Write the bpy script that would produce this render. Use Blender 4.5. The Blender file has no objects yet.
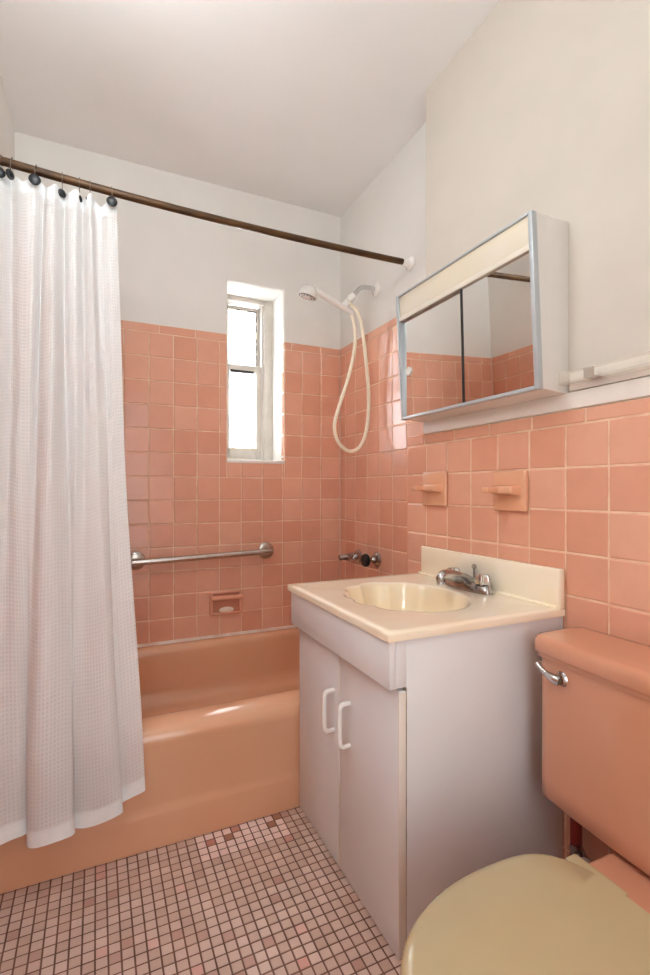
import bpy, bmesh, math, random
from mathutils import Vector, Matrix, noise
random.seed(7)
C = bpy.context.scene.collection
PI = math.pi
XL, XR, XF, YB, YF, ZC = -0.305, 1.2, 1.11, 2.386, -0.62, 2.52   # room planes

# ---------------------------------------------------------------- materials
def lin(h):
    h = h.lstrip('#'); v = [int(h[i:i+2], 16)/255 for i in (0, 2, 4)]
    return tuple((c/12.92 if c <= .04045 else ((c+.055)/1.055)**2.4) for c in v) + (1,)

class NT:
    def __init__(s, name):
        s.m = bpy.data.materials.new(name); s.m.use_nodes = True
        s.t = s.m.node_tree; s.n = s.t.nodes; s.b = s.n['Principled BSDF']; s.out = s.n['Material Output']
    def add(s, typ, **kw):
        n = s.n.new(typ)
        for k, v in kw.items(): setattr(n, k, v)
        return n
    def link(s, a, b): s.t.links.new(a, b)
    def set(s, **kw):
        for k, v in kw.items(): s.b.inputs[k.replace('_', ' ')].default_value = v
    def noise(s, scale, detail=3, rough=.5, coord='Object', vec=None):
        n = s.add('ShaderNodeTexNoise'); n.inputs['Scale'].default_value = scale
        n.inputs['Detail'].default_value = detail; n.inputs['Roughness'].default_value = rough
        if vec is None:
            tc = s.add('ShaderNodeTexCoord'); vec = tc.outputs[coord]
        s.link(vec, n.inputs['Vector']); return n
    def ramp(s, fac, stops):
        r = s.add('ShaderNodeValToRGB'); e = r.color_ramp.elements
        while len(e) < len(stops): e.new(.5)
        for k, (p, c) in zip(e, stops): k.position = p; k.color = c if not isinstance(c, str) else lin(c)
        s.link(fac, r.inputs['Fac']); return r
    def bump(s, h, strength=.2, dist=.002):
        b = s.add('ShaderNodeBump'); b.inputs['Strength'].default_value = strength; b.inputs['Distance'].default_value = dist
        s.link(h, b.inputs['Height']); s.link(b.outputs['Normal'], s.b.inputs['Normal']); return b

def simple(name, ca, cb, rough=.4, scale=6, metal=0, coat=0, bump=0, bscale=60, spec=.5, lo=.35, hi=.65):
    t = NT(name); n = t.noise(scale)
    r = t.ramp(n.outputs['Fac'], [(lo, ca), (hi, cb)]); t.link(r.outputs['Color'], t.b.inputs['Base Color'])
    t.set(Roughness=rough, Metallic=metal, Coat_Weight=coat, Specular_IOR_Level=spec)
    if bump:
        n2 = t.noise(bscale, 4); t.bump(n2.outputs['Fac'], bump, .002)
    return t.m

def tile_mat(name, stops, rough=.18, bump=.07, mott=.06):
    t = NT(name); a = t.add('ShaderNodeAttribute', attribute_name='tint')
    r = t.ramp(a.outputs['Fac'], stops)
    n = t.noise(14, 4); mx = t.add('ShaderNodeMixRGB', blend_type='MULTIPLY'); mx.inputs['Fac'].default_value = 1
    r2 = t.ramp(n.outputs['Fac'], [(.3, (1-mott,)*3+(1,)), (.7, (1,)*4)])
    t.link(r.outputs['Color'], mx.inputs['Color1']); t.link(r2.outputs['Color'], mx.inputs['Color2'])
    t.link(mx.outputs['Color'], t.b.inputs['Base Color']); t.set(Roughness=rough)
    n2 = t.noise(9, 2); t.bump(n2.outputs['Fac'], bump, .006)
    return t.m

M = {}
M['tile'] = tile_mat('pink_glazed_tile', [(0, 'd69a80'), (.5, 'daa188'), (1, 'dea88f')])
M['grout'] = simple('wall_grout', 'e6c9ac', 'd9ad91', .8, 20)
M['cap'] = simple('pink_glaze', 'd79a7e', 'da9f84', .14, 8, coat=.3)
M['holder'] = simple('tan_pink_glaze', 'd9a281', 'dca788', .16, 8, coat=.3)
M['plaster'] = simple('white_plaster', 'e3e1dc', 'e8e6e1', .6, 2.5, bump=.12, bscale=9)
M['plaster_dim'] = simple('dimmed_white_plaster', 'c9c1b6', 'd0c8bd', .6, 2.5, bump=.12, bscale=9)  # white plaster with its colour darkened to offset too much light on the vanity wall
M['ceiling'] = simple('ceiling_paint', 'ececea', 'f0f0ee', .65, 2, bump=.1, bscale=7)
M['reveal'] = simple('window_white_paint', 'ebe8e2', 'f1eee9', .45, 5)
M['floor'] = tile_mat('mosaic_tile', [(0, '9a6446'), (.12, 'b99081'), (.25, 'c4a596'), (.50, 'd6bcb0'), (.62, 'edd0c9'), (.72, 'f0d9d3'), (.85, 'd2a296'), (1, 'b9715f')], rough=.34, bump=.06, mott=.14)
M['fgrout'] = simple('floor_grout', '634636', '785747', .8, 14)
M['tub'] = simple('tub_enamel', 'd6a17e', 'd8a684', .16, 3, coat=.5)
M['toilet'] = simple('toilet_china', 'c68b6d', 'ca9074', .12, 3, coat=.5)
M['seat'] = simple('seat_plastic', 'b3a27e', 'baa985', .2, 3, coat=.2)
M['laminate'] = simple('white_laminate', 'e0e3e6', 'e6e9ec', .42, 3, bump=.05, bscale=300)
M['edge'] = simple('worn_edge', 'e9e6e0', 'e2dccf', .5, 12)
M['dark'] = simple('dark_gap', '1a1512', '2a2320', .8, 10)
M['marble'] = simple('cultured_marble', 'f6ead0', 'f8efdc', .12, 7, coat=.4)
M['basin'] = simple('basin_marble', 'f0e0bf', 'f2e5ca', .12, 4, coat=.4)
M['chrome'] = simple('chrome', 'c8c8c8', 'd6d6d6', .12, 5, metal=1)
M['steel'] = simple('brushed_steel', 'c9c4be', 'bdb6ae', .24, 30, metal=1)
M['dchrome'] = simple('old_chrome', '9a9796', 'bdb9b6', .2, 25, metal=1)
M['black'] = simple('black_plastic', '0a0c10', '101318', .38, 8)
M['brass'] = simple('aged_brass_rod', '3f2916', '5a3d20', .4, 9, metal=.4, bump=.1, bscale=80)
M['white_gloss'] = simple('white_plastic', 'e9e7e2', 'efede9', .25, 6, coat=.3)
M['hose'] = simple('hose_vinyl', 'efe5cc', 'f2ead6', .35, 12)
M['alu'] = simple('blue_grey_metal', 'b3babe', 'bcc2c6', .35, 10, metal=.3)
M['diffuser'] = simple('light_diffuser', 'ddd6c9', 'ddd2b8', .35, 4)
M['cabwhite'] = simple('cabinet_white', 'dddad5', 'e2dfda', .4, 4)
M['caulk'] = simple('caulk', 'efe6dc', 'dcc3b3', .6, 18, bump=.5, bscale=60)
M['sash'] = simple('sash_paint', 'c2bbb2', 'cec8bf', .45, 12)
M['rust'] = simple('grimy_putty', '3b322b', 'cfc3ae', .7, 30, lo=.45, hi=.55)
M['wire'] = simple('dull_wire', '5c5148', '776a5e', .45, 40, metal=.6)
M['red'] = simple('red_pipe', '6e1714', '8a211b', .35, 9)
M['soap'] = simple('pale_soap', 'eadbc9', 'e3cfba', .4, 8)

def mirror_mat():
    t = NT('mirror_glass'); n = t.noise(60, 6, .7)
    r = t.ramp(n.outputs['Fac'], [(.0, (.96, .96, .95, 1)), (.74, (.96, .96, .95, 1)), (.8, (.9, .86, .82, 1))])
    t.link(r.outputs['Color'], t.b.inputs['Base Color'])
    t.set(Metallic=1, Roughness=.02); return t.m
M['mirror'] = mirror_mat()
def acrylic_mat():
    t = NT('clear_acrylic'); n = t.noise(30)
    r = t.ramp(n.outputs['Fac'], [(.3, 'e6ded2'), (.7, 'f0eae0')]); t.link(r.outputs['Color'], t.b.inputs['Base Color'])
    t.set(Roughness=.15)
    tr = t.add('ShaderNodeBsdfTransparent'); tr.inputs['Color'].default_value = (.97, .96, .94, 1)
    mx = t.add('ShaderNodeMixShader'); mx.inputs['Fac'].default_value = .74
    t.link(t.b.outputs[0], mx.inputs[1]); t.link(tr.outputs[0], mx.inputs[2]); t.link(mx.outputs[0], t.out.inputs['Surface']); return t.m
M['acrylic'] = acrylic_mat()
def pane_mat():
    t = NT('frosted_pane'); n = t.noise(25, 5, .6)
    r = t.ramp(n.outputs['Fac'], [(.25, 'e6ebee'), (.6, 'fbfcfd')])
    tr = t.add('ShaderNodeBsdfTranslucent'); t.link(r.outputs['Color'], tr.inputs['Color'])
    t.link(r.outputs['Color'], t.b.inputs['Base Color']); t.set(Roughness=.25)
    mx = t.add('ShaderNodeMixShader'); mx.inputs['Fac'].default_value = .75
    t.link(t.b.outputs[0], mx.inputs[1]); t.link(tr.outputs[0], mx.inputs[2]); t.link(mx.outputs[0], t.out.inputs['Surface'])
    return t.m
M['pane'] = pane_mat()
def cloth_mat():
    t = NT('waffle_cloth'); uv = t.add('ShaderNodeUVMap'); sep = t.add('ShaderNodeSeparateXYZ'); t.link(uv.outputs['UV'], sep.inputs[0])
    def wave(o):
        m = t.add('ShaderNodeMath', operation='MULTIPLY'); m.inputs[1].default_value = 2*PI/.0105; t.link(o, m.inputs[0])
        s = t.add('ShaderNodeMath', operation='SINE'); t.link(m.outputs[0], s.inputs[0]); return s.outputs[0]
    a = t.add('ShaderNodeMath', operation='MAXIMUM'); t.link(wave(sep.outputs['X']), a.inputs[0]); t.link(wave(sep.outputs['Y']), a.inputs[1])
    mr = t.add('ShaderNodeMapRange'); mr.inputs['From Min'].default_value = -1; t.link(a.outputs[0], mr.inputs['Value'])
    r = t.ramp(mr.outputs[0], [(0, 'dcdfe0'), (.5, 'e4e6e6'), (1, 'e9eaea')]); t.link(r.outputs['Color'], t.b.inputs['Base Color'])
    t.set(Roughness=.85, Specular_IOR_Level=.15, Sheen_Weight=.1)
    bp = t.bump(mr.outputs[0], .5, .0018)
    tr = t.add('ShaderNodeBsdfTranslucent'); tr.inputs['Color'].default_value = lin('f3e6e2'); t.link(bp.outputs[0], tr.inputs['Normal'])
    mx = t.add('ShaderNodeMixShader'); mx.inputs['Fac'].default_value = .22
    t.link(t.b.outputs[0], mx.inputs[1]); t.link(tr.outputs[0], mx.inputs[2]); t.link(mx.outputs[0], t.out.inputs['Surface'])
    return t.m
M['cloth'] = cloth_mat()
M['hem'] = simple('hem_cloth', 'e9ebeb', 'eff0f0', .85, 40)

# ---------------------------------------------------------------- helpers
def tag(o, label, cat, group=None):
    o['label'] = label; o['category'] = cat
    if group: o['group'] = group
    return o
def struct(o): o['kind'] = 'structure'; return o
def thing(name, loc, label, cat, group=None):
    o = bpy.data.objects.new(name, None); C.objects.link(o); o.location = loc; o.empty_display_size = .05
    return tag(o, label, cat, group)
def wloc(o):
    v = Vector((0, 0, 0))
    while o is not None: v += Vector(o.location); o = o.parent
    return v
def link(name, bm, mats, parent=None, smooth=True, ang=35, loc=None):
    """one mesh object from a bmesh in world coordinates"""
    bmesh.ops.recalc_face_normals(bm, faces=bm.faces[:])
    off = wloc(parent) if parent else Vector(loc or (0, 0, 0))
    if off.length: bmesh.ops.translate(bm, verts=bm.verts[:], vec=-off)
    me = bpy.data.meshes.new(name); bm.to_mesh(me); bm.free()
    for m in (mats if isinstance(mats, (list, tuple)) else [mats]): me.materials.append(m)
    o = bpy.data.objects.new(name, me); C.objects.link(o)
    if parent: o.parent = parent
    elif loc: o.location = loc
    if smooth:
        me.shade_smooth()
        me.set_sharp_from_angle(angle=math.radians(ang))
    return o
def BM(): return bmesh.new()
def box(bm, x0, x1, y0, y1, z0, z1, bev=0, seg=2, mi=0):
    vs = [bm.verts.new((x, y, z)) for x in (x0, x1) for y in (y0, y1) for z in (z0, z1)]
    fs = [bm.faces.new([vs[i] for i in q]) for q in ((0, 1, 3, 2), (4, 6, 7, 5), (0, 4, 5, 1), (2, 3, 7, 6), (0, 2, 6, 4), (1, 5, 7, 3))]
    for f in fs: f.material_index = mi
    if bev:
        es = list({e for f in fs for e in f.edges})
        bmesh.ops.bevel(bm, geom=es, offset=bev, segments=seg, affect='EDGES', profile=.5)
    return bm
def hexa(bm, pts, bev=0, seg=2):
    """8 points: order (x0y0z0,x0y0z1,x0y1z0,x0y1z1,x1y0z0,...)"""
    vs = [bm.verts.new(p) for p in pts]
    fs = [bm.faces.new([vs[i] for i in q]) for q in ((0, 1, 3, 2), (4, 6, 7, 5), (0, 4, 5, 1), (2, 3, 7, 6), (0, 2, 6, 4), (1, 5, 7, 3))]
    if bev:
        es = list({e for f in fs for e in f.edges})
        bmesh.ops.bevel(bm, geom=es, offset=bev, segments=seg, affect='EDGES', profile=.5)
    return bm
def spline(pts, n=8, closed=False):
    P = [Vector(p) for p in pts]; out = []; N = len(P)
    rng = range(N if closed else N-1)
    for i in rng:
        g = (lambda k: P[k % N]) if closed else (lambda k: P[max(0, min(N-1, k))])
        a, b, c, d = g(i-1), g(i), g(i+1), g(i+2)
        for k in range(n):
            t = k/n
            out.append(.5*((2*b)+(c-a)*t+(2*a-5*b+4*c-d)*t*t+(3*b-a-3*c+d)*t**3))
    if not closed: out.append(P[-1])
    return out
def tube(bm, pts, r, seg=12, cap=True, mi=0):
    P = [Vector(p) for p in pts]; n = len(P)
    R = r if callable(r) else (lambda t: r)
    up = None; rings = []
    for i in range(n):
        d = (P[min(n-1, i+1)]-P[max(0, i-1)]).normalized()
        if up is None:
            up = d.cross(Vector((0, 0, 1)));
            if up.length < .1: up = d.cross(Vector((1, 0, 0)))
            up.normalize()
        up = (up-d*up.dot(d)).normalized(); w = d.cross(up); rr = R(i/(n-1))
        rings.append([bm.verts.new(P[i]+(up*math.cos(a)+w*math.sin(a))*rr) for a in [2*PI*k/seg for k in range(seg)]])
    skin(bm, rings, cap, mi); return bm
def skin(bm, rings, cap=True, mi=0, closed=True):
    for A, B in zip(rings, rings[1:]):
        n = len(A)
        for k in range(n if closed else n-1):
            f = bm.faces.new((A[k], A[(k+1) % n], B[(k+1) % n], B[k])); f.material_index = mi
    if cap:
        for R in (rings[0], rings[-1]):
            f = bm.faces.new(R); f.material_index = mi
def lathe(bm, base, axis, prof, seg=24, mi=0):
    """prof: (distance along axis, radius)"""
    base = Vector(base); ax = Vector(axis).normalized()
    u = ax.cross(Vector((0, 0, 1)))
    if u.length < .1: u = ax.cross(Vector((1, 0, 0)))
    u.normalize(); w = ax.cross(u)
    rings = [[bm.verts.new(base+ax*h+(u*math.cos(a)+w*math.sin(a))*max(r, .0002)) for a in [2*PI*k/seg for k in range(seg)]] for h, r in prof]
    skin(bm, rings, True, mi); return bm
def rrect(x0, x1, y0, y1, r, n=8):
    """rounded rectangle outline, 4*(n+1) points"""
    out = []
    for cx, cy, a0 in ((x1-r, y1-r, 0), (x0+r, y1-r, 90), (x0+r, y0+r, 180), (x1-r, y0+r, 270)):
        for k in range(n+1):
            a = math.radians(a0+90*k/n); out.append((cx+r*math.cos(a), cy+r*math.sin(a)))
    return out

def tiles(name, mapf, rects, gap, bev, mat, grout, parent=None, depth=.004, tilt=.0, tint=None, back=None):
    """each rect (u0,u1,v0,v1) becomes a slightly pillowed tile; one mesh with a grout bed behind"""
    bm = BM(); lay = bm.faces.layers.float.new('tint')
    rnd = random.Random(len(rects)*13+5)
    for (u0, u1, v0, v1) in rects:
        g = gap/2; a, b, c, d = u0+g, u1-g, v0+g, v1-g
        if b-a < .003 or d-c < .003: continue
        tu, tv = rnd.gauss(0, tilt), rnd.gauss(0, tilt)
        cu, cv = (a+b)/2, (c+d)/2
        T = tint((u0+u1)/2, (v0+v1)/2, rnd) if tint else rnd.random()
        e = min(bev, (b-a)/3, (d-c)/3)
        def dd(u, v): return (u-cu)*tu+(v-cv)*tv
        rings = []
        for off, dep in ((0, -depth), (e*.25, -e*.45), (e, 0)):
            rings.append([bm.verts.new(mapf(u, v, dep+dd(u, v))) for u, v in ((a+off, c+off), (b-off, c+off), (b-off, d-off), (a+off, d-off))])
        for A, B in zip(rings, rings[1:]):
            for k in range(4):
                f = bm.faces.new((A[k], A[(k+1) % 4], B[(k+1) % 4], B[k])); f[lay] = T
        f = bm.faces.new(rings[-1]); f[lay] = T
    for (u0, u1, v0, v1) in (back or []):
        q = [bm.verts.new(mapf(u, v, dd_)) for dd_ in (-.0016, -depth-.002) for u, v in ((u0, v0), (u1, v0), (u1, v1), (u0, v1))]
        for ix in ((0, 1, 2, 3), (4, 7, 6, 5), (0, 4, 5, 1), (1, 5, 6, 2), (2, 6, 7, 3), (3, 7, 4, 0)):
            bm.faces.new([q[i] for i in ix]).material_index = 1
    o = link(name, bm, [mat, grout], parent, smooth=False)
    return o
def grid(us, vs, holes=()):
    out = []
    for u0, u1 in zip(us, us[1:]):
        for v0, v1 in zip(vs, vs[1:]):
            rs = [(u0, u1, v0, v1)]
            for (a, b, c, d) in holes:
                nx = []
                for (p, q, r, s) in rs:
                    if q <= a or p >= b or s <= c or r >= d: nx.append((p, q, r, s)); continue
                    if p < a: nx.append((p, a, r, s))
                    if q > b: nx.append((b, q, r, s))
                    p2, q2 = max(p, a), min(q, b)
                    if r < c: nx.append((p2, q2, r, c))
                    if s > d: nx.append((p2, q2, d, s))
                rs = nx
            out += [r for r in rs if r[1]-r[0] > .006 and r[3]-r[2] > .006]
    return out
def lines(lo, hi, anchor, pitch):
    k0 = math.ceil((lo-anchor)/pitch+.12); out = [lo]; k = k0
    while anchor+k*pitch < hi-.012: out.append(anchor+k*pitch); k += 1
    return out+[hi]

# ---------------------------------------------------------------- room shell
WX0, WX1, WZ0, WZ1, WY = .579, .880, 1.176, 2.068, 2.60      # window opening, frame plane depth
ROW0, RP = 1.0925, .1107
# back wall with the window hole
bm = BM(); yw = YB+.006; yo = WY+.10
for (x0, x1, z0, z1) in ((XL-.1, WX0, 0, ZC), (WX1, XR+.1, 0, ZC), (WX0, WX1, 0, WZ0), (WX0, WX1, WZ1, ZC)):
    box(bm, x0, x1, yw, yo, z0, z1)
bmesh.ops.remove_doubles(bm, verts=bm.verts[:], dist=1e-5)
wb = struct(link('wall_back', bm, M['plaster'], smooth=False))
zs = [.318]+[ROW0-k*RP for k in range(6, -1, -1)]+[ROW0+k*RP for k in range(1, 7)]
hole = [(WX0, WX1, WZ0, 3)]
r = grid(lines(XL, XR, 1.194, .1085), zs, hole)
r += grid(lines(XL, XR, .427, .1635), [zs[-1], 1.797], hole)
bk = [(XL, WX0, .3, 1.796), (WX1, XR, .3, 1.796), (WX0, WX1, .3, WZ0)]
def slanted(u, v, rnd): return rnd.random()
tiles('tile_panel', lambda u, v, d: (u, YB-d, v), r, .0027, .0035, M['tile'], M['grout'], wb, tilt=.006, back=bk)
# white painted reveal and bullnose sill
bm = BM()
box(bm, WX0, WX1, YB-.004, WY-.01, WZ0-.012, WZ0+.004, .004)
box(bm, WX1-.003, WX1+.004, YB+.012, WY-.01, WZ0, WZ1, .001)
box(bm, WX0-.004, WX0+.003, YB+.012, WY-.01, WZ0, WZ1, .001)
box(bm, WX0, WX1, YB+.012, WY-.01, WZ1-.003, WZ1+.004, .001)
struct(link('trim_4', bm, M['reveal']))['label'] = 'white painted window reveal and sill'
rt = []
for z0, z1 in zip(zs, zs[1:]+[1.797]):
    if z1 > WZ0+.02: rt.append((YB+.004, YB+.045, max(z0, WZ0+.004), z1))
tiles('reveal_tile', lambda u, v, d: (WX1-.0035-d, u, v), rt, .0034, .005, M['tile'], M['grout'], wb, depth=.002)

# window
win = bpy.data.objects.new('window_1', None); C.objects.link(win); win.location = (.73, WY, WZ0); struct(win)
bm = BM()
for (x0, x1, z0, z1) in ((WX0, WX0+.05, WZ0, WZ1), (WX1-.052, WX1, WZ0, WZ1), (WX0+.05, WX1-.052, WZ1-.03, WZ1), (WX0+.05, WX1-.052, WZ0, WZ0+.02)):
    box(bm, x0, x1, WY-.03, WY+.06, z0, z1, .003)
box(bm, WX1-.062, WX1-.052, WY-.02, WY+.05, WZ0+.02, WZ1-.03, .002)
link('window_frame', bm, M['sash'], win)
sx0, sx1 = WX0+.05, WX1-.062
def sash(nm, y, z0, z1, st, tp, bt, st_r):
    s = BM()
    box(s, sx0, sx0+st, y, y+.03, z0, z1, .003); box(s, sx1-st_r, sx1, y, y+.03, z0, z1, .003)
    box(s, sx0+st, sx1-st_r, y, y+.03, z1-tp, z1, .003); box(s, sx0+st, sx1-st_r, y, y+.03, z0, z0+bt, .003)
    o = link(nm, s, M['sash'], win)
    g = BM(); gx0, gx1, gz0, gz1 = sx0+st-.002, sx1-st_r+.002, z0+bt-.002, z1-tp+.002
    box(g, gx0, gx1, y+.013, y+.018, gz0, gz1); link('pane', g, M['pane'], o, smooth=False)
    return o, (gx0+.002, gx1-.002, gz0+.002, gz1-.002)
us, q = sash('upper_sash', WY+.022, 1.672, WZ1-.032, .010, .022, .012, .018)
b = BM(); y = WY+.016
box(b, q[0]-.001, q[1]+.001, y, y+.008, q[3]-.006, q[3]+.001, .001); box(b, q[1]-.004, q[1]+.001, y, y+.008, q[2], q[3], .001); box(b, q[0]-.001, q[0]+.003, y, y+.008, q[2], q[3], .001)
link('putty_line', b, M['rust'], us)['label'] = 'dark cracked putty around the pane'
ls, q = sash('lower_sash', WY-.014, WZ0+.022, 1.706, .012, .036, .055, .030)
b = BM(); y = WY-.016
box(b, q[0]+.004, q[1]-.012, y, y+.008, q[3]-.008, q[3]+.006, .001)
link('rail_gap', b, M['dark'], ls)
b = BM(); box(b, q[0]-.002, q[1]+.002, y-.001, y+.009, q[2]-.005, q[2]+.004, .001); link('putty_line', b, simple('yellow_putty', 'cbb58c', 'e6dfd2', .7, 40), ls)

# right wall: recessed part by the tub and the thicker part by the vanity
bm = BM(); box(bm, XR+.006, XR+.16, 1.3, yo, 0, ZC)
wr = struct(link('wall_right', bm, M['plaster'], smooth=False))
zs2 = [ROW0-k*RP for k in range(7, -1, -1)]+[ROW0+k*RP for k in range(1, 7)]
ys = lines(1.50, YB, 1.749, .1152)
r = grid(ys, zs2)+grid(lines(1.50, YB, 1.60, .16), [zs2[-1], 1.797])
tiles('tile_panel', lambda u, v, d: (XR-d, u, v), r, .0027, .0035, M['tile'], M['grout'], wr, tilt=.006, back=[(1.5, YB, .3, 1.796)])
bm = BM()
box(bm, XF+.007, XR+.16, YF-.1, 1.612, 0, 1.230)
box(bm, XF+.003, XR+.16, YF-.1, 1.518, 1.230, ZC)
es = [e for e in bm.edges if all(abs(v.co.x-XF-.003) < 1e-5 and abs(v.co.y-1.518) < 1e-4 for v in e.verts)]
bmesh.ops.bevel(bm, geom=es, offset=.018, segments=5, affect='EDGES')
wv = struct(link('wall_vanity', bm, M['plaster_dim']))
F0 = 1.088
zs3 = [0]+[F0-k*RP for k in range(9, -1, -1)]+[F0+RP]
ys3 = lines(YF, 1.618, 1.6135, .1195)
r = grid(ys3, zs3)+grid(lines(YF, 1.618, .838, .167), [zs3[-1], 1.237])
tiles('tile_panel', lambda u, v, d: (XF-d, u, v), r, .0031, .0035, M['tile'], M['grout'], wv, tilt=.005, back=[(YF, 1.617, 0, 1.236)])
bm = BM()   # returning edge and cap of the tiled wainscot
box(bm, XF-.001, XR, 1.609, 1.619, .336, 1.238, .004)
box(bm, XF-.001, XR, 1.50, 1.619, 1.232, 1.2395, .004)
link('bullnose', bm, M['cap'], wv)
bm = BM(); box(bm, XF-.006, XF+.01, YF, 1.507, 1.238, 1.282, .004); struct(link('trim_1', bm, M['reveal']))['label'] = 'white painted strip above the tile wainscot'
bm = BM(); box(bm, XF+.0, XR+.01, 1.48, 1.62, 0, .34); struct(link('trim_2', bm, M['cap']))
# left wall
bm = BM(); box(bm, XL-.1, XL-.006, YF-.1, yo, 0, ZC)
wl = struct(link('wall_left', bm, M['plaster'], smooth=False))
r = grid(lines(1.45, YB, 1.5, .1105), zs2)+grid(lines(1.45, YB, 1.6, .16), [zs2[-1], 1.797])
r += grid(lines(YF, 1.45, 1.45, .1195), [0]+zs2[:1]+zs2[1:8]+[1.203])
tiles('tile_panel', lambda u, v, d: (XL+d, u, v), r, .0027, .0035, M['tile'], M['grout'], wl, tilt=.005, back=[(1.45, YB, .3, 1.796), (YF, 1.45, 0, 1.20)])
# front wall (behind the camera) with an open doorway
bm = BM()
DX0, DX1, DZ = -.22, .52, 2.0
for (x0, x1, z0, z1) in ((XL-.1, DX0, 0, ZC), (DX1, XR+.16, 0, ZC), (DX0, DX1, DZ, ZC)): box(bm, x0, x1, YF-.1, YF, z0, z1)
struct(link('wall_front', bm, M['plaster'], smooth=False))
bm = BM()
box(bm, DX0-.06, DX0, YF, YF+.015, 0, DZ+.06, .004); box(bm, DX1, DX1+.06, YF, YF+.015, 0, DZ+.06, .004); box(bm, DX0, DX1, YF, YF+.015, DZ, DZ+.06, .004)
struct(link('trim_3', bm, M['reveal']))['label'] = 'white door casing'
# ceiling
bm = BM(); box(bm, XL-.1, XR+.16, YF-.1, yo, ZC, ZC+.08); struct(link('ceiling', bm, M['ceiling'], smooth=False))
# floor: one inch mosaic
bm = BM(); box(bm, XL-.1, XR+.16, YF-.1, yo, -.08, -.004)
fl = struct(link('floor', bm, M['fgrout'], smooth=False))
FP = .0266
fx = lines(XL, XF, .262, FP); fy = lines(YF, 1.50, 1.480, FP)
def ftint(u, v, rnd):
    patch = .262 < u < .540 and 1.372 < v < 1.482
    if patch:
        k = rnd.random()
        return .03 if k < .10 else (rnd.uniform(.88, 1) if k < .24 else rnd.uniform(.63, .72))
    k = rnd.random()
    if k < .03: return rnd.uniform(.8, .9)
    if k < .07: return rnd.uniform(.12, .2)
    return rnd.uniform(.24, .52)
tiles('mosaic', lambda u, v, d: (u, v, d), grid(fx, fy), .0034, .0016, M['floor'], M['fgrout'], fl, depth=.004, tilt=.012, tint=ftint,
      back=[(XL, XF, YF, 1.5)])

# ---------------------------------------------------------------- bathtub
tub = thing('bathtub', (.4, 1.93, 0), 'salmon pink enamel bathtub behind the white shower curtain', 'bathtub')
bm = BM(); TX0, TX1, TY0, TY1 = XL+.003, XF-.004, 1.482, YB-.004
def ring(x0, x1, y0, y1, r, z, n=10): return [bm.verts.new((x, y, z)) for x, y in rrect(x0, x1, y0, y1, r, n)]
rings = []
# apron: outer profile of the front (y offset from TY0, z); the other three sides stay straight
for dy, z in ((0, 0), (0, .092), (.0012, .100), (.0045, .112), (.0055, .128), (.0055, .27), (.004, .286), (.0035, .300), (.007, .314), (.016, .325), (.030, .332)):
    rings.append(ring(TX0, TX1, TY0+dy, TY1, .004, z))
def inner(fx0, fx1, fy0, fy1, r, z): rings.append(ring(TX0+fx0, TX1-fx1, TY0+fy0, TY1-fy1, r, z))
inner(.02, .02, .060, .012, .02, .338)
inner(.05, .05, .085, .030, .10, .341)
inner(.062, .062, .098, .042, .12, .337)
inner(.072, .070, .108, .050, .13, .325)
inner(.080, .078, .116, .056, .13, .305)
inner(.105, .086, .126, .060, .13, .22)
inner(.135, .095, .134, .066, .13, .13)
inner(.165, .108, .148, .076, .12, .085)
inner(.210, .140, .190, .115, .11, .060)
inner(.40, .40, .34, .28, .10, .054)
for v in bm.verts:
    if v.co.z > .14: v.co.z += .004-.026*max(0, min(1, (v.co.y-TY0-.06)/.82))*min(1, (v.co.z-.14)/.1)
skin(bm, rings)
link('tub_shell', bm, M['tub'], tub, ang=50)
bm = BM()
lathe(bm, (.85, 1.94, .052), (0, 0, 1), [(0, .03), (.006, .03), (.008, .024), (.008, .0)]); link('drain', bm, M['chrome'], tub)
bm = BM(); box(bm, TX0, XR, YB-.012, YB+.001, .308, .327, .004)
for v in bm.verts: v.co.z += .004*noise.noise(Vector((v.co.x*14, 0, 0)))
struct(link('trim_5', bm, M['caulk']))['label'] = 'white caulk line where the tile meets the tub'

# ---------------------------------------------------------------- curtain rod, hooks, curtain
RY = 1.727
rodpts = spline([(-.298, RY, 2.011), (-.1, RY, 2.000), (.098, RY, 1.9915), (.40, RY, 1.9845), (.699, RY, 1.983), (1.0, RY, 1.985), (1.168, RY, 1.988)], 6)
rod = thing('curtain_rod', (.45, RY, 1.99), 'aged brown brass shower curtain rod spanning the room above the tub', 'curtain rod')
bm = BM(); tube(bm, rodpts, .0125, 16); link('rod', bm, M['brass'], rod)
for x, d in ((XR+.004, -1), (XL-.004, 1)):
    bm = BM(); lathe(bm, (x, RY, 1.988 if d < 0 else 2.011), (d, 0, 0), [(0, .030), (.006, .030), (.010, .026), (.016, .017), (.040, .0155), (.042, .013)])
    link('flange', bm, M['white_gloss'], rod)['label'] = 'white flange cup at the rod end'

# pleat plan: (x, y offset) at the top and at the bottom, same count
top = [(-.302, .010), (-.285, -.012), (-.262, -.018), (-.245, .006), (-.233, .016), (-.215, -.006), (-.195, -.018), (-.168, -.022), (-.148, .004), (-.137, -.02), (-.118, -.026),
       (-.103, .004), (-.093, .016), (-.078, -.010), (-.057, -.018), (-.042, .012), (-.030, -.012), (-.018, -.022), (-.005, .008), (.012, .010), (.032, -.012), (.058, -.008)]
bot = [(-.302, .014), (-.282, -.012), (-.255, -.022), (-.225, -.018), (-.195, -.012), (-.170, -.004), (-.150, .020), (-.160, .008), (-.158, -.016), (-.140, -.030), (-.110, -.034),
       (-.078, -.030), (-.058, -.018), (-.052, .006), (-.062, .026), (-.030, .004), (.005, -.010), (.040, -.012), (.063, -.002), (.062, .020), (.085, .014), (.121, .006)]
NT_ = 12
tp = spline([(x, y, 0) for x, y in top], NT_); bp = spline([(x, y, 0) for x, y in bot], NT_)
NV = 90; NU = len(tp)
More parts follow.
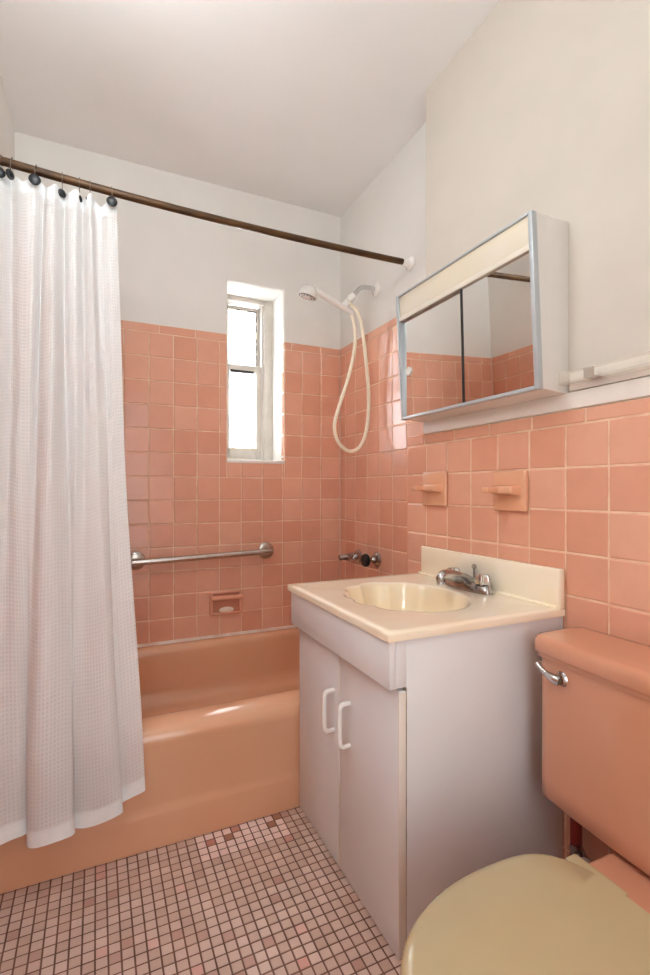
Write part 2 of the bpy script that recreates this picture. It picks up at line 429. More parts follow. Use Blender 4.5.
ztop_pts = {0: 1.950}
hookx = [-.258, -.231, -.168, -.098, -.050, -.020, .043]
def cy(v):      # sheet centre line from the rod over the tub rim and down in front of the apron
    z = 1.95-v*1.80
    if z > .36: return RY-.004-(RY-.004-1.432)*((1.95-z)/1.59)**1.12
    return 1.432+.004*(.36-z)/.36
cur = BM(); uvl = cur.loops.layers.uv.new('UVMap'); V = []; S = [0]
for i in range(1, NU): S.append(S[-1]+(bp[i]-bp[i-1]).length)
rng = random.Random(3)
for j in range(NV+1):
    v = j/NV; row = []
    w = v**1.3
    for i in range(NU):
        a, b = tp[i], bp[i]; u = i/(NU-1)
        x = a.x*(1-w)+b.x*w; yo_ = a.y*(1-w)+b.y*w
        # extra drift folds through the middle
        m = math.sin(PI*v)
        x += .004*m*math.sin(9*u+4*v)+.002*math.sin(25*u+9*v)*m
        yo_ += .007*m*math.sin(31*u+3.0*v+1)+.003*m*noise.noise(Vector((u*12, v*5, 1)))*2
        # scallops between hooks at the top edge
        d = min(abs(x-h) for h in hookx); sag = -min(.009, d*d*10)*max(0, 1-v*14)
        zb = .150+.012*math.sin(7*u+.6)-.006*math.sin(21*u)
        if u > .86: zb += (u-.86)*.30
        zt = 1.972-.020*u+(.006*math.sin(40*u))
        z = zt+(zb-zt)*v+sag
        vv = max(0, min(1, (1.95-z)/1.80))
        row.append(cur.verts.new((x, cy(vv)+yo_, z)))
    V.append(row)
for j in range(NV):
    for i in range(NU-1):
        f = cur.faces.new((V[j][i], V[j][i+1], V[j+1][i+1], V[j+1][i])); f.smooth = True
        for l, (ii, jj) in zip(f.loops, ((i, j), (i+1, j), (i+1, j+1), (i, j+1))): l[uvl].uv = (S[ii]*1.15, jj/NV*1.80)
        if j >= NV-2 or j < 2: f.material_index = 1
curtain = link('shower_curtain', cur, [M['cloth'], M['hem']], None, loc=(-.1, 1.5, .15), ang=80)
tag(curtain, 'white waffle weave shower curtain gathered at the left end of the rod', 'shower curtain')
hooks = ['dark round curtain hook farthest left on the rod, cut by the photo edge', 'dark curtain hook seen edge-on, second from the left end of the rod', 'large dark round curtain hook facing the room, third from the left end',
         'dark curtain hook half hidden behind the fold, fourth from the left end', 'dark curtain hook almost covered by a fold, fifth from the left end', 'dark curtain hook peeking between the last two folds before the curtain edge', 'dark brown round curtain hook at the free right edge of the curtain']
def rodz(x):
    return min(rodpts, key=lambda p: abs(p.x-x)).z
hy = [-.030, -.030, -.042, -.006, -.004, -.008, -.038]
sc = [.016, .015, .0165, .013, .012, .014, .0165]
tl = [.3, 1.0, .1, .7, .9, .8, .0]
for k, x in enumerate(hookx):
    h = thing('curtain_hook', (x, RY, rodz(x)), hooks[k], 'curtain hook', 'curtain hooks on the rod')
    z = rodz(x); R_ = .0155; pts = []
    yb_ = RY+hy[k]; zb = z-.050
    pts = [(x, yb_+.008, zb+.004), (x, yb_, z-.014), (x, RY-.015, z+.003), (x, RY-.008, z+.0135), (x, RY+.004, z+.0155), (x, RY+.0145, z+.004), (x, RY+.012, z-.010)]
    bm = BM(); tube(bm, spline(pts, 5), .0012, 6); link('wire', bm, M['wire'], h)
    bm = BM(); s = sc[k]
    lathe(bm, (x-.006*math.sin(tl[k]), yb_+.006*math.cos(tl[k]), zb), (math.sin(tl[k]), -math.cos(tl[k]), .05), [(-.001, .002), (.0, s*.7), (.002, s*.95), (.005, s), (.008, s*.92), (.0105, s*.6), (.0115, s*.2)], 20)
    link('disc', bm, M['black'], h)

# ---------------------------------------------------------------- grab bar
gb = thing('grab_bar', (.47, YB, .715), 'brushed steel grab bar on the pink tile above the tub', 'grab bar')
p0, p1 = Vector((.160, YB, .707)), Vector((.778, YB, .723)); out = Vector((0, -.05, 0))
bm = BM(); tube(bm, [p0, p0+out*.5]+spline([p0+out*.62, p0+out*.9+Vector((.008, 0, 0)), p0+out+Vector((.03, 0, 0)), p1+out-Vector((.03, 0, 0)), p1+out*.9-Vector((.008, 0, 0)), p1+out*.62], 6)+[p1+out*.5, p1], .0142, 16)
link('bar', bm, M['steel'], gb)
for p in (p0, p1):
    bm = BM(); lathe(bm, p+Vector((0, .0, 0)), (0, -1, 0), [(0, .041), (.004, .0415), (.008, .038), (.0105, .029), (.012, .014)], 28); link('flange', bm, M['steel'], gb)

# ---------------------------------------------------------------- recessed soap dish with grab ledge
sd = thing('soap_dish', (.573, YB, .43), 'pink ceramic recessed soap dish with a ledge bar, under the grab bar', 'soap dish')
x0, x1, z0, z1 = .492, .655, .421, .537; y0 = YB-.014
bm = BM()
box(bm, x0, x0+.018, y0, YB, z0, z1, .006); box(bm, x1-.018, x1, y0, YB, z0, z1, .006)
box(bm, x0+.004, x1-.004, y0, YB, z0, z0+.014, .006); box(bm, x0+.004, x1-.004, y0, YB, z1-.014, z1, .006)
link('frame', bm, M['cap'], sd)
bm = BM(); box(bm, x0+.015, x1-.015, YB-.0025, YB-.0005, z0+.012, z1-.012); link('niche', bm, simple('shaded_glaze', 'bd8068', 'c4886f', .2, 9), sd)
bm = BM(); tube(bm, [(x0+.004, y0-.012, z1-.03), (x1-.004, y0-.012, z1-.03)], .0115, 14); box(bm, x0+.004, x0+.02, y0-.014, y0+.006, z1-.04, z1-.018, .004); box(bm, x1-.02, x1-.004, y0-.014, y0+.006, z1-.04, z1-.018, .004)
link('ledge_bar', bm, M['cap'], sd)
bm = BM(); box(bm, x0+.012, x1-.012, y0-.010, YB-.002, z0+.006, z0+.016, .004); link('tray', bm, M['cap'], sd)
bm = BM()
rg = []
for zz, s in ((0, .75), (.003, .95), (.008, 1), (.014, .92), (.019, .7), (.022, .35)):
    rg.append([bm.verts.new((.573+.036*s*math.cos(a), YB-.014+.0105*s*math.sin(a), z0+.0165+zz)) for a in [2*PI*k/24 for k in range(24)]])
skin(bm, rg); tag(link('soap_bar', bm, M['soap'], loc=(.573, YB-.014, z0+.0165)), 'pale worn bar of soap lying in the pink soap dish', 'soap')

# ---------------------------------------------------------------- shower arm and hand shower
SY = 2.008
sa = thing('shower_pipe', (XR, SY, 1.983), 'chrome shower arm with white bracket on the wall above the tub', 'shower arm')
bm = BM(); lathe(bm, (XR+.006, SY, 1.983), (-1, 0, 0), [(0, .033), (.004, .034), (.009, .030), (.013, .018), (.015, .013)]); link('flange', bm, M['white_gloss'], sa)
bm = BM(); tube(bm, spline([(1.194, SY, 1.983), (1.15, SY, 1.984), (1.118, SY, 1.975), (1.09, SY, 1.945), (1.072, SY, 1.926)], 6), .0105, 14); link('pipe', bm, M['chrome'], sa)
bm = BM(); tube(bm, spline([(1.078, SY, 1.933), (1.062, SY, 1.915), (1.04, SY, 1.888), (1.026, SY, 1.868)], 5), lambda t: .0155+.003*math.sin(PI*t), 14)
lathe(bm, (1.053, SY-.012, 1.906), (-.3, -1, .2), [(-.004, .012), (.008, .013), (.013, .011), (.016, .004)], 16); link('bracket', bm, M['white_gloss'], sa)
hs = thing('hand_shower', (1.02, SY, 1.87), 'white hand shower with cream hose looping beneath it', 'hand shower')
bm = BM(); tube(bm, spline([(1.066, SY-.012, 1.845), (1.03, SY-.012, 1.860), (.97, SY-.012, 1.884), (.905, SY-.012, 1.910), (.875, SY-.012, 1.917)], 6), lambda t: .0125+.003*t, 14); link('handle', bm, M['white_gloss'], hs)
ax = Vector((-.22, .16, -1)).normalized(); hc = Vector((.852, SY-.012, 1.925))
bm = BM(); lathe(bm, hc, ax, [(-.008, .006), (-.006, .022), (.004, .034), (.02, .042), (.034, .0445), (.040, .043)], 28); link('head', bm, M['white_gloss'], hs)
bm = BM(); lathe(bm, hc, ax, [(.0385, .040), (.042, .038), (.043, .03)], 28); f = link('spray_face', bm, simple('spray_face_grey', '6b6a66', '8c8a86', .4, 50), hs)
bm = BM(); lathe(bm, hc, ax, [(.042, .019), (.047, .018), (.048, .010)], 20)
e1 = ax.cross(Vector((0, 1, 0))).normalized(); e2 = ax.cross(e1)
for k in range(12):
    a = 2*PI*k/12; lathe(bm, hc+ax*.042+(e1*math.cos(a)+e2*math.sin(a))*.0285, ax, [(0, .0045), (.004, .003)], 8)
link('nozzle', bm, M['white_gloss'], hs)
hp = [(1.058, 1.850), (1.079, 1.797), (1.084, 1.705), (1.052, 1.562), (1.001, 1.419), (.975, 1.326), (.987, 1.262), (1.025, 1.221), (1.069, 1.209), (1.113, 1.237), (1.143, 1.318), (1.153, 1.454), (1.143, 1.594), (1.121, 1.78), (1.100, 1.850), (1.072, 1.880), (1.050, 1.888)]
bm = BM(); tube(bm, spline([(x, SY-.012+.004*math.sin(i), z) for i, (x, z) in enumerate(hp)], 8), .0082, 12); link('hose', bm, M['hose'], hs)

# ---------------------------------------------------------------- tub valves
for k, (yv, zv) in enumerate(((2.175, .695), (1.992, .702))):
    t = thing('tub_valve', (XR, yv, zv), ('chrome tub valve with long bare chrome stem, nearest the back corner' if k == 0 else 'tub valve with round black knob and chrome plate'), 'faucet valve', 'tub valves')
    bm = BM(); lathe(bm, (XR, yv, zv), (-1, 0, 0), [(0, .034), (.004, .035), (.010, .030), (.016, .019), (.03, .015), (.034, .012)], 28); link('escutcheon', bm, M['dchrome'], t)
    bm = BM()
    if k == 0:
        lathe(bm, (XR-.03, yv, zv), (-1, 0, 0), [(0, .011), (.02, .011), (.022, .016), (.04, .017), (.044, .0145), (.075, .0155), (.080, .013), (.081, .006)], 18); link('stem', bm, M['dchrome'], t)
        bm = BM()
        for a in range(4):
            d = Vector((0, math.cos(a*PI/2+.5), math.sin(a*PI/2+.5)))
            tube(bm, [Vector((XR-.036, yv, zv)), Vector((XR-.036, yv, zv))+d*.026], lambda t_: .007-.001*t_, 10)
        link('cross_handle', bm, M['chrome'], t)
    else:
        lathe(bm, (XR-.03, yv, zv), (-1, 0, 0), [(0, .010), (.025, .010)], 14); link('stem', bm, M['dchrome'], t)
        bm = BM(); lathe(bm, (XR-.05, yv, zv), (-1, 0, 0), [(0, .012), (.003, .026), (.010, .031), (.022, .030), (.028, .024), (.030, .006)], 24); link('knob', bm, M['black'], t)

# ---------------------------------------------------------------- vanity cabinet
va = thing('vanity_cabinet', (.85, 1.19, 0), 'white laminate vanity cabinet with two doors under the cream sink top', 'cabinet')
VX, VY0, VY1, VZ = .602, .900, 1.478, .701
bm = BM()
box(bm, VX+.014, XF-.004, VY0, VY0+.016, .0, VZ, .001)                 # side panels, back, bottom
box(bm, VX+.014, XF-.004, VY1-.016, VY1, .0, VZ, .001)
box(bm, VX+.02, XF-.006, VY0+.016, VY1-.016, .06, .076)
box(bm, XF-.014, XF-.006, VY0+.016, VY1-.016, .0, VZ)
box(bm, .5885, VX+.014, VY0, VY0+.016, .5975, VZ, .0008); box(bm, .5885, VX+.014, VY1-.016, VY1, .5975, VZ, .0008)
link('carcass', bm, M['laminate'], va)
bm = BM(); box(bm, .572, .588, VY0-.0005, VY1+.012, .597, VZ, .0012); link('apron', bm, M['laminate'], va)
bm = BM(); box(bm, VX+.0122, VX+.0148, VY0-.0004, VY0+.01, .0, .595, .0); link('gap_strip', bm, simple('chipped_gap', '6a5842', 'c9bfae', .7, 12), va)
gapy = 1.190
doors = []
for k, (a, b_) in enumerate(((VY0, gapy-.002), (gapy+.002, VY1))):
    bm = BM(); box(bm, VX-.006, VX+.012, a, b_, .006, .589, .0012); d = link('door', bm, M['laminate'], va)
    bm = BM()
    if k == 0: box(bm, VX-.0062, VX+.012, a-.0008, a+.001, .007, .588, .0003)
    else: box(bm, VX-.007, VX+.010, a-.001, a+.0015, .007, .588, .0003)
    link('edge_band', bm, M['edge'], d)
    hyy = 1.128 if k == 0 else 1.222; xh = VX-.006
    bm = BM(); pts = spline([(xh, hyy, .475), (xh-.018, hyy, .476), (xh-.027, hyy, .470), (xh-.030, hyy, .455), (xh-.030, hyy, .385), (xh-.027, hyy, .371), (xh-.018, hyy, .365), (xh, hyy, .366)], 5)
    tube(bm, pts, .0064, 12); link('handle', bm, M['white_gloss'], d)['label'] = 'white plastic D-shaped pull'

# ---------------------------------------------------------------- sink top with shell basin
st = thing('vanity_sink', (.84, 1.2, .702), 'cream cultured marble sink top with shell basin and backsplash', 'sink')
CX0, CX1, CY0, CY1, CZ0, CZ1 = .566, XF-.004, .894, 1.507, .702, .723
bx, by = .826, 1.207
def basin_r(a):
    """outline: scalloped towards the room (a around pi), smooth towards the tap"""
    rx, ry = .172, .203
    c, s_ = math.cos(a), math.sin(a)
    r = 1/math.sqrt((c/rx)**2+(s_/ry)**2)
    d = abs((a-2.5+PI) % (2*PI)-PI)            # shell fan opens towards the front and the tub side
    fr = max(0, min(1, (2.1-d)/.5))
    r *= 1+fr*(.075*abs(math.sin(5.5*(a-2.5)+.3))**.8-.05)
    if c > 0: r *= 1-.06*c
    return r
bm = BM(); NB = 128
ang = [2*PI*k/NB for k in range(NB)]
def rect_pt(a, x0, x1, y0, y1):
    c, s_ = math.cos(a), math.sin(a)
    tx = ((x1-bx)/c if c > 0 else (x0-bx)/c) if abs(c) > 1e-9 else 1e9
    ty = ((y1-by)/s_ if s_ > 0 else (y0-by)/s_) if abs(s_) > 1e-9 else 1e9
    t = min(tx, ty); return (bx+c*t, by+s_*t)
# make sure rectangle corners get a vertex
for X_, Y_ in ((CX0, CY0), (CX0, CY1), (CX1, CY0), (CX1, CY1)):
    a = math.atan2(Y_-by, X_-bx) % (2*PI); k = min(range(NB), key=lambda q: abs(ang[q]-a)); ang[k] = a
def rr(ins, z):
    return [bm.verts.new((*rect_pt(a, CX0+ins, CX1-ins, CY0+ins, CY1-ins), z)) for a in ang]
def br(f, z, fade=0):
    out_ = []
    for a in ang:
        base = 1/math.sqrt((math.cos(a)/.172)**2+(math.sin(a)/.203)**2)
        r_ = (basin_r(a)*(1-fade)+base*fade)*f; out_.append(bm.verts.new((bx+r_*math.cos(a), by+r_*math.sin(a), z)))
    return out_
R = [rr(.03, CZ0), rr(.0, CZ0), rr(.0, CZ1-.007), rr(.0015, CZ1-.003), rr(.006, CZ1), rr(.022, CZ1-.001)]
R += [br(1.06, CZ1-.0015), br(1.02, CZ1-.002), br(.99, CZ1-.006)]
nflat = len(R)
for f, z, fd in ((.955, .702, 0), (.90, .672, 0), (.82, .635, .1), (.70, .602, .3), (.52, .582, .7), (.30, .572, 1), (.1, .570, 1)): R.append(br(f, z, fd))
for i, (A, B) in enumerate(zip(R, R[1:])):
    for k in range(NB):
        f = bm.faces.new((A[k], A[(k+1) % NB], B[(k+1) % NB], B[k])); f.material_index = 1 if i >= nflat-1 else 0
f = bm.faces.new(R[-1]); f.material_index = 1
# outside of the bowl below the slab, so the basin is a closed shell
link('top_slab', bm, [M['marble'], M['basin']], st, ang=50)
bm = BM(); box(bm, CX1-.020, CX1+.001, CY0, CY1-.012, CZ1-.004, .824, .005, 3); 
box(bm, CX1-.028, CX1-.018, CY0+.004, CY1-.004, CZ1-.003, CZ1+.006, .004, 3); link('backsplash', bm, M['marble'], st)
bm = BM(); lathe(bm, (bx, by, .570), (0, 0, 1), [(0, .022), (.003, .022), (.004, .016), (.002, .0)], 20); link('drain', bm, M['chrome'], st)

# ---------------------------------------------------------------- sink faucet
fa = thing('sink_faucet', (1.045, 1.212, CZ1), 'chrome centerset faucet with two lobed handles on the sink top', 'faucet')
FX, FY = 1.046, 1.196; z0 = CZ1
bm = BM(); rg = []
for z, s in ((0, 1), (.006, 1), (.014, .92), (.021, .78), (.024, .5)):
    rg.append([bm.verts.new((x, y, z0+z)) for x, y in [(FX+.030*s*math.copysign(abs(math.cos(a))**.8, math.cos(a)), FY+.100*(.3*s+.7)*math.copysign(abs(math.sin(a))**.8, math.sin(a))) for a in [2*PI*k/40 for k in range(40)]]])
skin(bm, rg); link('base', bm, M['dchrome'], fa)
bm = BM(); tube(bm, spline([(FX+.012, FY, z0+.012), (FX-.006, FY, z0+.026), (FX-.035, FY, z0+.038), (FX-.070, FY, z0+.047), (FX-.092, FY, z0+.049), (FX-.103, FY, z0+.042), (FX-.105, FY, z0+.030)], 6), lambda t: .021-.008*t, 16)
link('spout', bm, M['dchrome'], fa)
bm = BM(); lathe(bm, (FX-.105, FY, z0+.032), (0, 0, -1), [(0, .0118), (.010, .0122), (.011, .008)], 16); link('aerator', bm, M['chrome'], fa)
for s in (-1, 1):
    bm = BM(); yy = FY+s*.066; rg = []
    for z, r0, lob in ((.016, .012, 0), (.024, .013, 0), (.026, .019, .18), (.034, .0205, .22), (.048, .0195, .22), (.055, .016, .18), (.057, .006, 0)):
        rg.append([bm.verts.new((FX+r0*(1+lob*math.cos(5*a))*math.cos(a)*.95, yy+r0*(1+lob*math.cos(5*a))*math.sin(a), z0+z)) for a in [2*PI*k/40 for k in range(40)]])
    skin(bm, rg); link('handle', bm, M['chrome'], fa)
bm = BM(); tube(bm, [(FX+.026, FY, z0+.012), (FX+.026, FY, z0+.062)], .003, 8); lathe(bm, (FX+.026, FY, z0+.060), (0, 0, 1), [(0, .004), (.004, .0075), (.010, .008), (.014, .004), (.015, .001)], 14); link('lift_rod', bm, M['dchrome'], fa)

# ---------------------------------------------------------------- medicine cabinet
mc = thing('medicine_cabinet', (XF, 1.19, 1.285), 'white medicine cabinet with two sliding mirrors and a cream light panel', 'cabinet')
A0, A1 = .887, 1.498; Zb, Zt = 1.284, 1.727
xb, xt = 1.006, .982                                   # front plane leans out at the top
xf = lambda z: xb+(xt-xb)*(z-Zb)/(Zt-Zb)
XW = XF+.003
bm = BM(); hexa(bm, [(xb+.013, A0+.002, Zb+.002), (xt+.034, A0+.002, Zt-.002), (xb+.013, A1-.002, Zb+.002), (xt+.034, A1-.002, Zt-.002), (XW, A0+.002, Zb-.004), (XW, A0+.002, Zt+.001), (XW, A1-.002, Zb-.004), (XW, A1-.002, Zt+.001)], .002)
link('body', bm, M['cabwhite'], mc)
def front_bar(bm, ya, yb_, za, zb, d0, d1, bev=.0015):
    hexa(bm, [(xf(za)+d0, ya, za), (xf(zb)+d0, ya, zb), (xf(za)+d0, yb_, za), (xf(zb)+d0, yb_, zb), (xf(za)+d1, ya, za), (xf(zb)+d1, ya, zb), (xf(za)+d1, yb_, za), (xf(zb)+d1, yb_, zb)], bev)
fr = BM(); w = .013
front_bar(fr, A0, A0+w, Zb, Zt, -.004, .014); front_bar(fr, A1-w, A1, Zb, Zt, -.004, .014)
front_bar(fr, A0+w, A1-w, Zb, Zb+.010, -.004, .014); front_bar(fr, A0+w, A1-w, Zt-.006, Zt, -.004, .014)
link('frame', fr, M['alu'], mc)
sd_ = BM()
for ya_, yb2 in ((A0+.0012, A0+.008), (A1-.008, A1-.0012)): hexa(sd_, [(xb+.010, ya_, Zb+.003), (xt+.010, ya_, Zt-.003), (xb+.010, yb2, Zb+.003), (xt+.010, yb2, Zt-.003), (xb+.03, ya_, Zb+.003), (xt+.05, ya_, Zt-.003), (xb+.03, yb2, Zb+.003), (xt+.05, yb2, Zt-.003)])
hexa(sd_, [(xt+.008, A0+.008, Zt-.008), (xt+.008, A0+.008, Zt-.003), (xt+.008, A1-.008, Zt-.008), (xt+.008, A1-.008, Zt-.003), (xt+.05, A0+.008, Zt-.008), (xt+.05, A0+.008, Zt-.003), (xt+.05, A1-.008, Zt-.008), (xt+.05, A1-.008, Zt-.003)])
link('side_panel', sd_, M['cabwhite'], mc, smooth=False)
lp = BM(); front_bar(lp, A0+w, A1-w, 1.650, Zt-.006, .002, .012); d = link('light_panel', lp, M['diffuser'], mc); d['label'] = 'cream translucent light panel'
lp = BM(); front_bar(lp, A0+w, A1-w, 1.634, 1.650, -.002, .013, .003); link('rail', lp, simple('cream_metal', 'd9d2c3', 'dfd8ca', .4, 8), mc)
def mir(y0_, y1_, off):
    b_ = BM(); za, zb = Zb+.010, 1.634
    X1 = xb+off-.002; X2 = X1-.010
    hexa(b_, [(X1, y0_, za), (X2, y0_, zb), (X1, y1_, za), (X2, y1_, zb), (X1+.003, y0_, za), (X2+.003, y0_, zb), (X1+.003, y1_, za), (X2+.003, y1_, zb)])
    return link('mirror', b_, M['mirror'], mc, smooth=False)
m1 = mir(A0+w, 1.165, .000); m2 = mir(1.150, A1-w, .006)
b_ = BM(); hexa(b_, [(xb-.004, 1.1605, Zb+.010), (xb-.014, 1.1605, 1.634), (xb-.004, 1.168, Zb+.010), (xb-.014, 1.168, 1.634), (xb+.003, 1.1605, Zb+.010), (xb-.007, 1.1605, 1.634), (xb+.003, 1.168, Zb+.010), (xb-.007, 1.168, 1.634)])
link('edge_strip', b_, M['dark'], m1)
b_ = BM(); lathe(b_, (xb-.001, 1.452, 1.452), (-1, 0, -.03), [(0, .015), (.003, .0155), (.0055, .013), (.004, .007), (.004, .0)], 20); link('finger_pull', b_, M['white_gloss'], m2)

# ---------------------------------------------------------------- acrylic rail on the right wall
ar = thing('acrylic_rail', (XF, .5, 1.3), 'clear acrylic towel rail on the wall beside the medicine cabinet', 'towel rail')
bm = BM(); box(bm, XF-.046, XF-.040, -.05, .880, 1.300, 1.326, .0015); box(bm, XF-.046, XF-.004, -.05, .880, 1.296, 1.301, .0015); link('rail', bm, M['acrylic'], ar)
for yk in (.80, .02):
    bm = BM(); box(bm, XF-.039, XF-.004, yk-.016, yk+.016, 1.3015, 1.304, .0008); box(bm, XF-.0395, XF-.0375, yk-.014, yk+.014, 1.3015, 1.327, .0008)
    lathe(bm, (XF-.040, yk-.008, 1.314), (-1, 0, 0), [(-.004, .003), (.0, .003)], 10); link('clip', bm, M['steel'], ar)
bm = BM(); box(bm, XF-.006, XF+.003, -.05, .880, 1.284, 1.330, .002); link('back_strip', bm, M['reveal'], ar)

# ---------------------------------------------------------------- two ceramic holders
for k, (ya, yb_, zl, zh) in enumerate(((1.366, 1.498, .972, 1.096), (1.014, 1.141, .968, 1.086))):
    t = thing('ceramic_holder', (XF, (ya+yb_)/2, zl), 'pink ceramic holder with a prong jutting from the tile, ' + ('nearer the shower alcove' if k == 0 else 'nearer the toilet'), 'wall holder', 'ceramic wall holders')
    bm = BM(); n0 = len(bm.verts)
    box(bm, XF-.016, XF-.001, ya, yb_, zl, zh, .006, 3); link('plate', bm, M['holder'], t)
    zc = (zl+zh)/2+.004; ym = (ya+yb_)/2
    bm = BM()
    hexa(bm, [(XF-.050, ym-.042, zc-.011), (XF-.050, ym-.042, zc+.010), (XF-.050, ym+.042, zc-.011), (XF-.050, ym+.042, zc+.010), (XF-.012, ym-.048, zc-.018), (XF-.012, ym-.048, zc+.014), (XF-.012, ym+.048, zc-.018), (XF-.012, ym+.048, zc+.014)], .006, 3)
    link('ledge', bm, M['holder'], t)
    bm = BM(); yy = ym+.020
    hexa(bm, [(XF-.088, yy-.012, zc-.010), (XF-.088, yy-.012, zc+.008), (XF-.088, yy+.014, zc-.010), (XF-.088, yy+.014, zc+.008), (XF-.042, yy-.014, zc-.009), (XF-.042, yy-.014, zc+.008), (XF-.042, yy+.016, zc-.009), (XF-.042, yy+.016, zc+.008)], .005, 3)
    link('prong', bm, M['holder'], t)

# ---------------------------------------------------------------- toilet
tt = thing('toilet', (.75, .5, 0), 'salmon pink toilet with cream seat lid beside the vanity', 'toilet')
AY = .497; HW = .346
def bowed(xf_, xbk, hw, z, bow, r=.03, n=40, cy_=AY):
    pts = []
    for k in range(n+1):
        s = -1+2*k/n; pts.append((xf_-bow*(1-s*s), cy_+s*hw))
    # round the two front corners
    out_ = []
    for (x, y) in pts:
        e = hw-abs(y-cy_)
        if e < r: x += r-math.sqrt(max(0, r*r-(r-e)**2))
        out_.append((x, y, z))
    out_ += [(xbk-.008, cy_+hw, z), (xbk, cy_+hw-.008, z), (xbk, cy_-hw+.008, z), (xbk-.008, cy_-hw, z)]
    return out_
def loft(bm, secs, mi=0):
    skin(bm, [[bm.verts.new(p) for p in s] for s in secs], True, mi)
bm = BM(); X2 = XF-.010
loft(bm, [bowed(.968, X2-.03, HW-.03, .306, .02, .03), bowed(.955, X2-.02, HW-.014, .309, .022, .03), bowed(.944, X2-.012, HW-.002, .322, .026, .028), bowed(.945, X2-.006, HW, .36, .027, .026), bowed(.946, X2, HW, .648, .024, .024)])
link('tank', bm, M['toilet'], tt, ang=50)
bm = BM()
loft(bm, [bowed(.944, X2, HW+.001, .640, .022, .02), bowed(.940, X2, HW+.005, .642, .022, .02), bowed(.9385, X2, HW+.006, .650, .022, .02), bowed(.936, X2, HW+.008, .653, .022, .02), bowed(.934, X2, HW+.010, .657, .022, .02), bowed(.934, X2, HW+.010, .676, .022, .02), bowed(.936, X2, HW+.008, .684, .022, .02), bowed(.942, X2-.002, HW+.003, .689, .022, .02), bowed(.953, X2-.008, HW-.008, .691, .022, .02), bowed(.99, X2-.03, HW-.04, .692, .015, .02)])
link('tank_lid', bm, M['toilet'], tt, ang=50)
lv = (.931, .764, .610)
bm = BM(); lathe(bm, (lv[0]+.012, lv[1], lv[2]), (-1, 0, 0), [(0, .019), (.003, .0195), (.008, .016), (.012, .012), (.016, .011)], 24)
lever = link('flush_lever', bm, M['chrome'], tt)
bm = BM(); tube(bm, spline([(lv[0]-.008, lv[1]-.004, lv[2]-.001), (lv[0]-.013, lv[1]+.012, lv[2]+.003), (lv[0]-.014, lv[1]+.028, lv[2]+.008), (lv[0]-.015, lv[1]+.042, lv[2]+.016), (lv[0]-.015, lv[1]+.050, lv[2]+.022)], 5), lambda t: .0125-.0065*min(1, t*1.9)+.0012*max(0, t-.5), 12)
link('arm', bm, M['chrome'], lever)
# bowl
def egg(xb_, xf_, hw, z, n=48, flat=.0, cy_=AY):
    """outline running from back (xb_) to front (xf_): blunt back, rounder front"""
    L = xb_-xf_; xc = xb_-L*.44; out_ = []
    for k in range(n):
        a = 2*PI*k/n; c, s_ = math.cos(a), math.sin(a)
        rx = (xb_-xc) if c > 0 else (xc-xf_)
        e = .62 if c > 0 else 1.0
        out_.append((xc+rx*math.copysign(abs(c)**(1 if c <= 0 else .8), c), cy_+hw*math.copysign(abs(s_)**(.9 if c <= 0 else .75), s_), z))
    return out_
bm = BM()
loft(bm, [egg(.86, .46, .12, 0), egg(.86, .46, .12, .02), egg(.83, .50, .10, .06), egg(.82, .51, .10, .12), egg(.83, .45, .125, .20), egg(.83, .39, .155, .27), egg(.82, .378, .156, .304), egg(.815, .374, .159, .323), egg(.81, .378, .155, .332), egg(.77, .42, .12, .333)])
hexa(bm, [(.72, AY-.155, .22), (.72, AY-.160, .306), (.72, AY+.155, .22), (.72, AY+.160, .306), (1.04, AY-.13, .22), (1.04, AY-.155, .3055), (1.04, AY+.13, .22), (1.04, AY+.155, .3055)], .012, 3)
link('bowl', bm, M['toilet'], tt, ang=50)
SB = .785
def seat_out(xf_, hw, z, cut=SB, n=72):
    out_ = []; xc = .62
    for k in range(n):
        a = 2*PI*k/n; c, s_ = math.cos(a), math.sin(a)
        p = 3.3 if c > 0 else 2.1; rx = (cut-xc) if c > 0 else (xc-xf_)
        out_.append((xc+rx*math.copysign(abs(c)**(2/p), c), AY+hw*math.copysign(abs(s_)**(2/p), s_), z))
    return out_
bm = BM(); loft(bm, [seat_out(.374, .155, .334, SB-.01), seat_out(.368, .161, .336, SB-.01), seat_out(.367, .162, .343, SB-.01), seat_out(.372, .158, .346, SB-.01)]); link('seat', bm, M['seat'], tt, ang=50)
bm = BM(); loft(bm, [seat_out(.370, .164, .347), seat_out(.362, .172, .3485), seat_out(.359, .175, .352), seat_out(.360, .174, .3585), seat_out(.366, .169, .3635), seat_out(.381, .158, .366), seat_out(.44, .12, .3675, SB-.05)])
link('seat_lid', bm, M['seat'], tt, ang=60)
for s in (-1, 1):
    bm = BM(); box(bm, SB-.004, SB+.026, AY+s*.085-.052, AY+s*.085+.052, .328, .354, .006, 3); box(bm, SB-.002, SB+.022, AY+s*.085-.03, AY+s*.085+.03, .306, .345, .004); link('hinge', bm, M['seat'], tt)
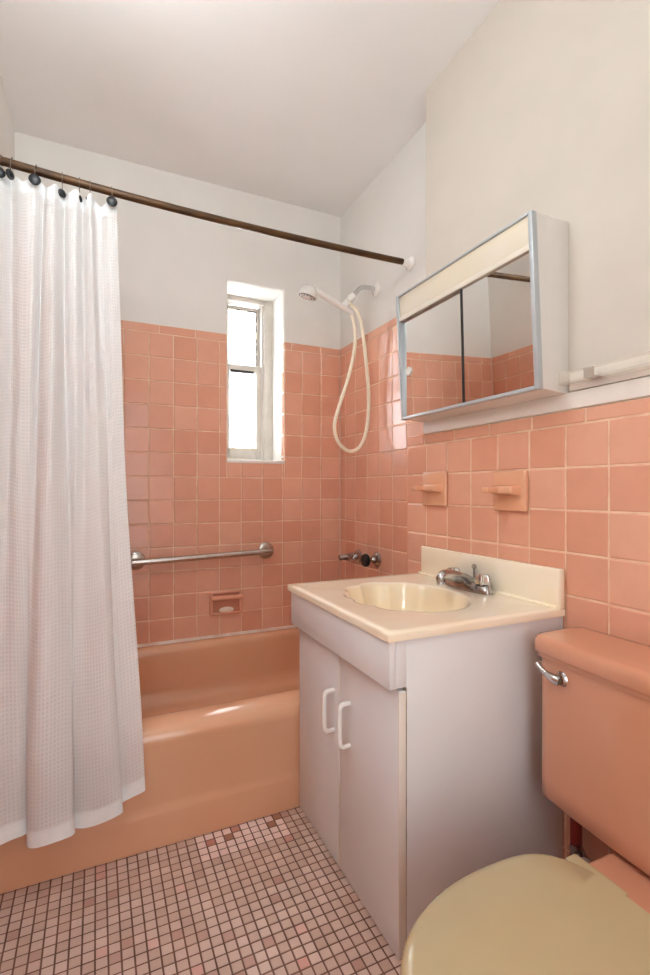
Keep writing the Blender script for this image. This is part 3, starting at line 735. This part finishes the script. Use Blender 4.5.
# supply pipe and stop valve
sp = thing('supply_pipe', (1.07, .835, 0), 'dark red painted pipe with stop valve behind the toilet tank', 'pipe')
bm = BM(); tube(bm, [(1.068, .832, 0), (1.068, .832, .302)], .014, 14); link('riser', bm, M['red'], sp)
bm = BM(); lathe(bm, (1.068, .832, .150), (-.6, -.8, 0), [(0, .016), (.03, .016), (.032, .010), (.045, .010), (.046, .019), (.058, .020), (.06, .01)], 14); link('stop_valve', bm, M['dchrome'], sp)

# ---------------------------------------------------------------- light
def area(name, loc, target, sx, sy, power, col, spread=None):
    l = bpy.data.lights.new(name, 'AREA'); l.shape = 'RECTANGLE'; l.size = sx; l.size_y = sy; l.energy = power; l.color = col
    if spread: l.spread = spread
    o = bpy.data.objects.new(name, l); C.objects.link(o); o.location = loc
    o.rotation_euler = (Vector(target)-Vector(loc)).to_track_quat('-Z', 'Y').to_euler(); return o
area('doorway_daylight', (.15, YF-.15, 1.15), (.15, 2, 1.15), .74, 1.7, 8, (.95, 1, 1.03))
for nm, loc, pw, rad in (('added_ceiling_fill', (.0, 1.05, 2.2), 12, .14), ('added_left_fill', (-.14, .52, 1.55), 7.5, .10)):  # two unseen point lamps added as fill, high up and by the left wall
    gl = bpy.data.lights.new(nm, 'POINT'); gl.energy = pw; gl.shadow_soft_size = rad; gl.color = (.945, 1, 1.03)
    go = bpy.data.objects.new(nm, gl); C.objects.link(go); go.location = loc
area('window_daylight', (.73, WY+.45, 1.75), (.73, WY, 1.62), .8, 1.2, 4600, (.95, 1, 1.04))
W = bpy.data.worlds.new('world'); bpy.context.scene.world = W; W.use_nodes = True
W.node_tree.nodes['Background'].inputs['Color'].default_value = (1, .98, .96, 1); W.node_tree.nodes['Background'].inputs['Strength'].default_value = 1.0

# ---------------------------------------------------------------- camera
cam = bpy.data.cameras.new('camera'); co = bpy.data.objects.new('camera', cam); C.objects.link(co)
co.location = (0, 0, 1.03); co.rotation_euler = (PI/2, 0, -math.radians(24.95))
cam.sensor_fit = 'HORIZONTAL'; cam.sensor_width = 36; cam.lens = 36*490/650; cam.shift_y = 2.5/650; cam.clip_start = .02
sc_ = bpy.context.scene; sc_.camera = co
sc_.view_settings.view_transform = 'Standard'; sc_.view_settings.look = 'None'; sc_.view_settings.exposure = .12
sc_.cycles.use_denoising = True; sc_.cycles.max_bounces = 10; sc_.cycles.diffuse_bounces = 6; sc_.cycles.caustics_reflective = False; sc_.cycles.sample_clamp_indirect = 6
